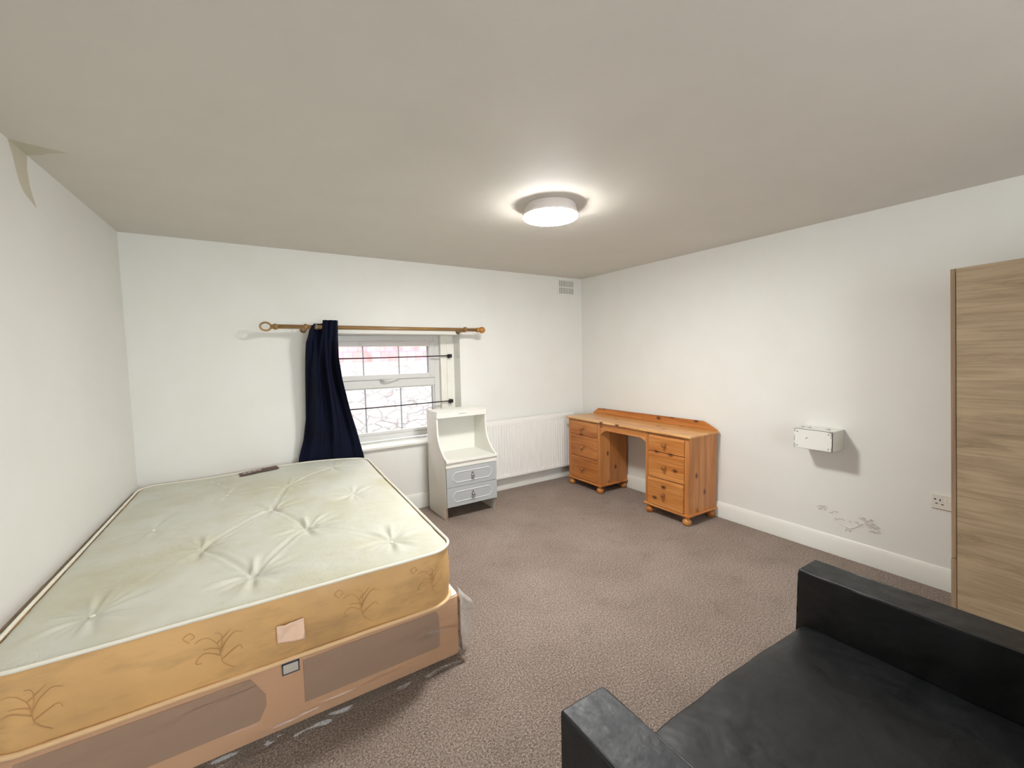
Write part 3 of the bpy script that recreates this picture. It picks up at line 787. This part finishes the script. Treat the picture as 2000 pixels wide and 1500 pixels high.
def topz(x, y, u, v_):
    z = MT+lift(x, y)+.018*(1-abs(2*u-1)**5)*(1-abs(2*v_-1)**5)-.004
    edge = min(u*LW, (1-u)*LW, v_*LL, (1-v_)*LL)
    for k, (tx, ty, s) in enumerate(TUFT):
        dx, dy = x-tx, y-ty; d = math.hypot(dx, dy)
        if d > .45: continue
        a = math.atan2(dy, dx)
        z -= s*.020*math.exp(-d/.045)+s*.006*math.exp(-(d/.16)**2)
        wv = math.sin(7*a+PH[k][0])+.8*math.sin(11*a+PH[k][1])+.6*math.sin(17*a+PH[k][2])
        z += s*.0042*wv*math.exp(-((d-.07)/.075)**2)*min(1, d/.03)
    for (p, q), s in zip(SEAM, SEAMD):
        px, py = q[0]-p[0], q[1]-p[1]; L2 = px*px+py*py
        t_ = max(0, min(1, ((x-p[0])*px+(y-p[1])*py)/L2)); d = math.hypot(x-p[0]-t_*px, y-p[1]-t_*py)
        z -= s*(.0042*math.exp(-(d/.009)**2)+.004*math.exp(-(d/.045)**2)); z += s*.0035*math.exp(-((d-.022)/.011)**2)
    z += .0035*noise.noise(Vector((x*7, y*5, 0)))+.002*noise.noise(Vector((x*18, y*18, 4)))
    z -= .012*math.exp(-edge/.012)
    return z
b = BM()
def tf(u, v_):
    p = rr(u, v_, .004); return (p.x, p.y, topz(p.x, p.y, u, v_))
grid(b, 190, 260, tf)
part('top_panel', b, m_tick, mt, 0, True, fix=False)
def ringloft(bm, levels):
    rings = []
    for z, ins in levels:
        rings.append([bm.verts.new((p.x, p.y, z if not callable(z) else z(p))) for p in outline(ins)])
    m = min(len(r) for r in rings)
    rings = [r[:] for r in rings]
    n_ = len(rings[0])
    for a, c in zip(rings, rings[1:]):
        for i in range(n_): bm.faces.new([a[i], a[(i+1) % n_], c[(i+1) % n_], c[i]])
    return rings
b = BM()
OL = outline(0); NO = len(OL); CEN = Vector((-3.4, -1.1))
lev = 14; rings = []
for j in range(lev+1):
    t_ = j/lev; z = MB+.006+(MT-MB-.014)*t_; ring = []
    for i, p in enumerate(OL):
        nd = (p-CEN).normalized()
        bul = .012*math.sin(PI*t_)+.005*noise.noise(Vector((p.x*3.5, p.y*3.5, z*5)))+.003*noise.noise(Vector((p.x*10, p.y*10, z*14)))
        if p.y < -2.0:
            bul -= .004*math.exp(-((p.x+3.432)/.006)**2)+.003*math.exp(-((p.x+3.325)/.006)**2)
        q = p+nd*(bul-.003); ring.append(b.verts.new((q.x, q.y, z+lift(p.x, p.y)*t_)))
    rings.append(ring)
for a, c in zip(rings, rings[1:]):
    for i in range(NO): b.faces.new([a[i], a[(i+1) % NO], c[(i+1) % NO], c[i]])
b.faces.new(rings[0][::-1])
bord = part('side_border', b, m_border, mt, 0, True, fix=False, label='gold damask mattress side')
for z, m_ in ((MT-.007, m_piping), (MB+.008, m_piping_low)):
    b = BM(); tube(b, [(p.x, p.y, z+(lift(p.x, p.y) if z > .5 else 0)+(.002*noise.noise(Vector((p.x*5, p.y*5, 2))))) for p in outline(-.002)], .0068 if m_ is m_piping else .009, 8, True)
    part('piping', b, m_, mt, 0, True)
b = BM()
for k, (tx, ty, s) in enumerate(TUFT):
    if s < .35: continue
    zz = topz(tx, ty, .5, .5)
    b = BM(); lathe(b, [(.009, 0), (.009, .003), (.004, .005)], (tx, ty, zz-.002), 2, 10); part('tuft_button', b, m_piping, mt)
# scrolling flower stems woven into the side
def yfront(x): return NL.y+(NR.y-NL.y)*(x-NL.x)/(NR.x-NL.x)
def stem(cx, z0, s, flip=1):
    b = BM()
    def P(lst):
        out = []
        for (a, h) in lst:
            x, z = cx+a*s*flip, z0+h*s
            t_ = (z-MB)/(MT-MB); out.append((x, yfront(x)-.0085*math.sin(PI*max(0, min(1, t_)))-.0045, z))
        return out
    def sm(l, n=5):
        o_ = []
        for i in range(len(l)-1):
            p0 = l[max(i-1, 0)]; p1 = l[i]; p2 = l[i+1]; p3 = l[min(i+2, len(l)-1)]
            for k in range(n):
                t_ = k/n
                o_.append(tuple(.5*((2*p1[c])+(-p0[c]+p2[c])*t_+(2*p0[c]-5*p1[c]+4*p2[c]-p3[c])*t_*t_+(-p0[c]+3*p1[c]-3*p2[c]+p3[c])*t_**3) for c in (0, 1)))
        o_.append(l[-1]); return o_
    for l in ([(0.5, -.9), (.1, -.5), (0, 0), (-.1, .5), (-.5, .9), (-.9, .8)], [(0, 0), (.25, .5), (.6, .8), (.9, .7)], [(0, -.1), (-.5, .2), (-.8, .1), (-.9, -.15), (-.7, -.2)],
              [(0.05, -.3), (.5, 0), (.75, .1), (.85, -.1)], [(0, .2), (-.3, .35), (-.6, .4)], [(0, .1), (.1, .5), (.05, .9), (-.15, 1.0)], [(-.1, .5), (.2, .75), (.45, 1.0)], [(-1.1, .9), (-1.3, 1.15), (-1.05, 1.3), (-.9, 1.1), (-1.05, 1.0)]):
        tube(b, P(sm(l)), lambda q: .0016*(1-.5*q), 6)
    part('woven_scroll', b, m_scroll, bord)
stem(-3.60, .455, .075); stem(-3.13, .455, .075); stem(-2.83, .465, .07); stem(-4.05, .455, .075)
# paper tag held on the front side, printed label on top
b = BM()
def tagf(u, v_):
    x = -3.430+.090*u; z = .492-.070*v_-.006*u*v_
    return (x, yfront(x)-.013-.010*u-.005*math.sin(5*u+4*v_)-.004*noise.noise(Vector((u*5, v_*5, 9))), z-.004*(1-u))
grid(b, 14, 10, tagf); part('paper_tag', b, m_paper, mt, 0, True, solid=.0006, label='crumpled pale tag', fix=False)
b = BM()
a0, a1 = Vector((-3.530, -.262)), Vector((-3.278, -.240)); dv = (a1-a0).normalized(); nv_ = Vector((-dv.y, dv.x))
def lf(u, v_):
    wdt = .125 if u < .62 else .133
    p = a0+(a1-a0)*u+nv_*(v_*wdt-.004*math.sin(u*9))
    return (p.x, p.y, topz(p.x, p.y, .5, min(1, (p.y+2.15)/2.075))+.0045)
grid(b, 24, 5, lf); lab = part('printed_label', b, m_label, mt, 0, True, label='dark maroon printed label', fix=False)
b = BM()
for i in range(4):
    for j in (0,):
        for k in range(3):
            u0 = .09+i*.125+k*.036
            p = a0+(a1-a0)*u0+nv_*.062; q = a0+(a1-a0)*(u0+.026)+nv_*.062
            z = topz(p.x, p.y+.01, .5, min(1, (p.y+.01+2.15)/2.075))+.0062
            V = [b.verts.new((c.x, c.y, z)) for c in (p, q, q+nv_*.028, p+nv_*.028)]
            b.faces.new(V)
p = a0+(a1-a0)*.06+nv_*.020; q = a0+(a1-a0)*.60+nv_*.020
part('label_print', b, m_white_print, lab, fix=False)

# divan base
BNL, BNR, BFR, BFL = Vector((-4.18, -2.10)), Vector((-2.672, -2.098)), Vector((-2.585, -.17)), Vector((-4.11, -.06))
db = thing('divan_base', 'tan divan bed base wrapped in clear plastic under the mattress', 'bed base', (-3.4, -1.1, 0))
b = BM()
RC_ = .02
def bpoly(off=0.0, rc=.022):
    C = [BNL, BNR, BFR, BFL]; P = []
    for i, c in enumerate(C):
        pr, nx = C[i-1], C[(i+1) % 4]
        d0, d1 = (pr-c).normalized(), (nx-c).normalized()
        for k in range(6):
            t_ = k/5; p = c+d0*rc*(1-t_)**2+d1*rc*t_**2; P.append(p)
    cen = sum((p for p in P), Vector((0, 0)))/len(P)
    return [p+(p-cen).normalized()*off for p in P]
P = bpoly(); prism(b, [(p.x, p.y) for p in P], .035, .322, 2); part('base_box', b, m_divan, db, .004)
P = bpoly(-.004); b = BM(); prism(b, [(p.x, p.y) for p in P], .320, .330, 2); part('base_top', b, m_base_top, db, .003, label='white top of base')
for x0, x1, rcp in ((-3.345, -2.775, .012), (-4.12, -3.475, .05)):
    b = BM(); z0, z1 = .108, .282; pts = [(x0, z0), (x1-rcp*.5, z0), (x1, z0+rcp), (x1, z1-rcp*1.6), (x1-rcp*.9, z1), (x0, z1)]
    prism(b, pts, -2.1025, -2.098, 1); part('side_panel', b, m_divan_panel, db, .002, label='darker brown inset panel')
b = BM(); box(b, -3.418, -3.357, -2.1045, -2.099, .250, .318); lab = part('maker_label', b, m_white_print, db)
b = BM()
for (a0_, a1_, c0, c1) in ((-3.418, -3.413, .250, .318), (-3.362, -3.357, .250, .318), (-3.418, -3.357, .250, .255), (-3.418, -3.357, .290, .318)):
    box(b, a0_, a1_, -2.1052, -2.1044, c0, c1)
part('label_print', b, m_navy_print, lab)
for x in (-4.05, -3.4, -2.78):
    for y in (-1.98, -1.1, -.2): b = BM(); lathe(b, [(.02, 0), (.024, .036)], (x, y, 0), 2, 14); part('castor_foot', b, m_iron, db)
# clear wrap round front and right side, loose along the floor
b = BM()
path = []
N1 = 150
for i in range(N1+1): 
    t_ = i/N1; path.append((BNL*(1-t_)+BNR*t_, Vector((0, -1)), t_))
for i in range(1, 9):
    a = PI/2*i/9; path.append((BNR+Vector((.0, .0)), Vector((math.sin(a), -math.cos(a))), 1+i*.002))
for i in range(1, 80):
    t_ = i/79; path.append((BNR*(1-t_)+BFR*t_, Vector((1, 0)), 1.02+t_))
zs = [i/26 for i in range(27)]
Vw = []
for h in zs:
    row = []
    for p, nd, s in path:
        low = max(0, (.42-h)/.42)
        x_ = p.x if s <= 1 else p.y+8
        off = .006+.010*low*(1+noise.noise(Vector((x_*2.2, 3, 0))))+.010*abs(noise.noise(Vector((x_*2.0, h*9, 1))))*(low+.15)+.005*noise.noise(Vector((x_*9, h*14, 5)))*(low+.2)+.009*low*noise.noise(Vector((x_*1.5+h*4, h*22-x_*5, 2)))
        off += .011*max(0, (.12-h)/.12)*(1+.8*noise.noise(Vector((x_*2.7, 1, 6))))
        sagz = .012*noise.noise(Vector((x_*1.6, 0, 8)))
        z = .004+(.318-.004)*h+sagz*low*h*2
        if h == 0: z = .003+.014*max(0, noise.noise(Vector((x_*1.9, 2, 2))))
        off = max(.004, off); q = p+nd*off; row.append(b.verts.new((q.x, q.y, z)))
    Vw.append(row)
for a, c in zip(Vw, Vw[1:]):
    for i in range(len(a)-1): b.faces.new([a[i], a[i+1], c[i+1], c[i]])
wrap = part('plastic_wrap', b, m_film, db, 0, True, label='clear crinkled plastic wrapping', fix=False)
# loose pleat of film standing off the near right corner
b = BM()
def flap(u, v_):
    z = .006+.318*v_
    wd_ = (.105*math.sin(PI*min(1, v_*.62+.20))**1.2)*(1 if v_ < .75 else 1-(v_-.75)*2.2)
    x = -2.668+wd_*u+.002; y = -2.080+.05*u+.012*math.sin(9*v_+5*u)*u+.006*noise.noise(Vector((u*5, v_*9, 2)))
    return (x, y, z)
grid(b, 14, 30, flap); part('plastic_flap', b, m_milky, db, 0, True, fix=False, label='milky loose plastic corner')
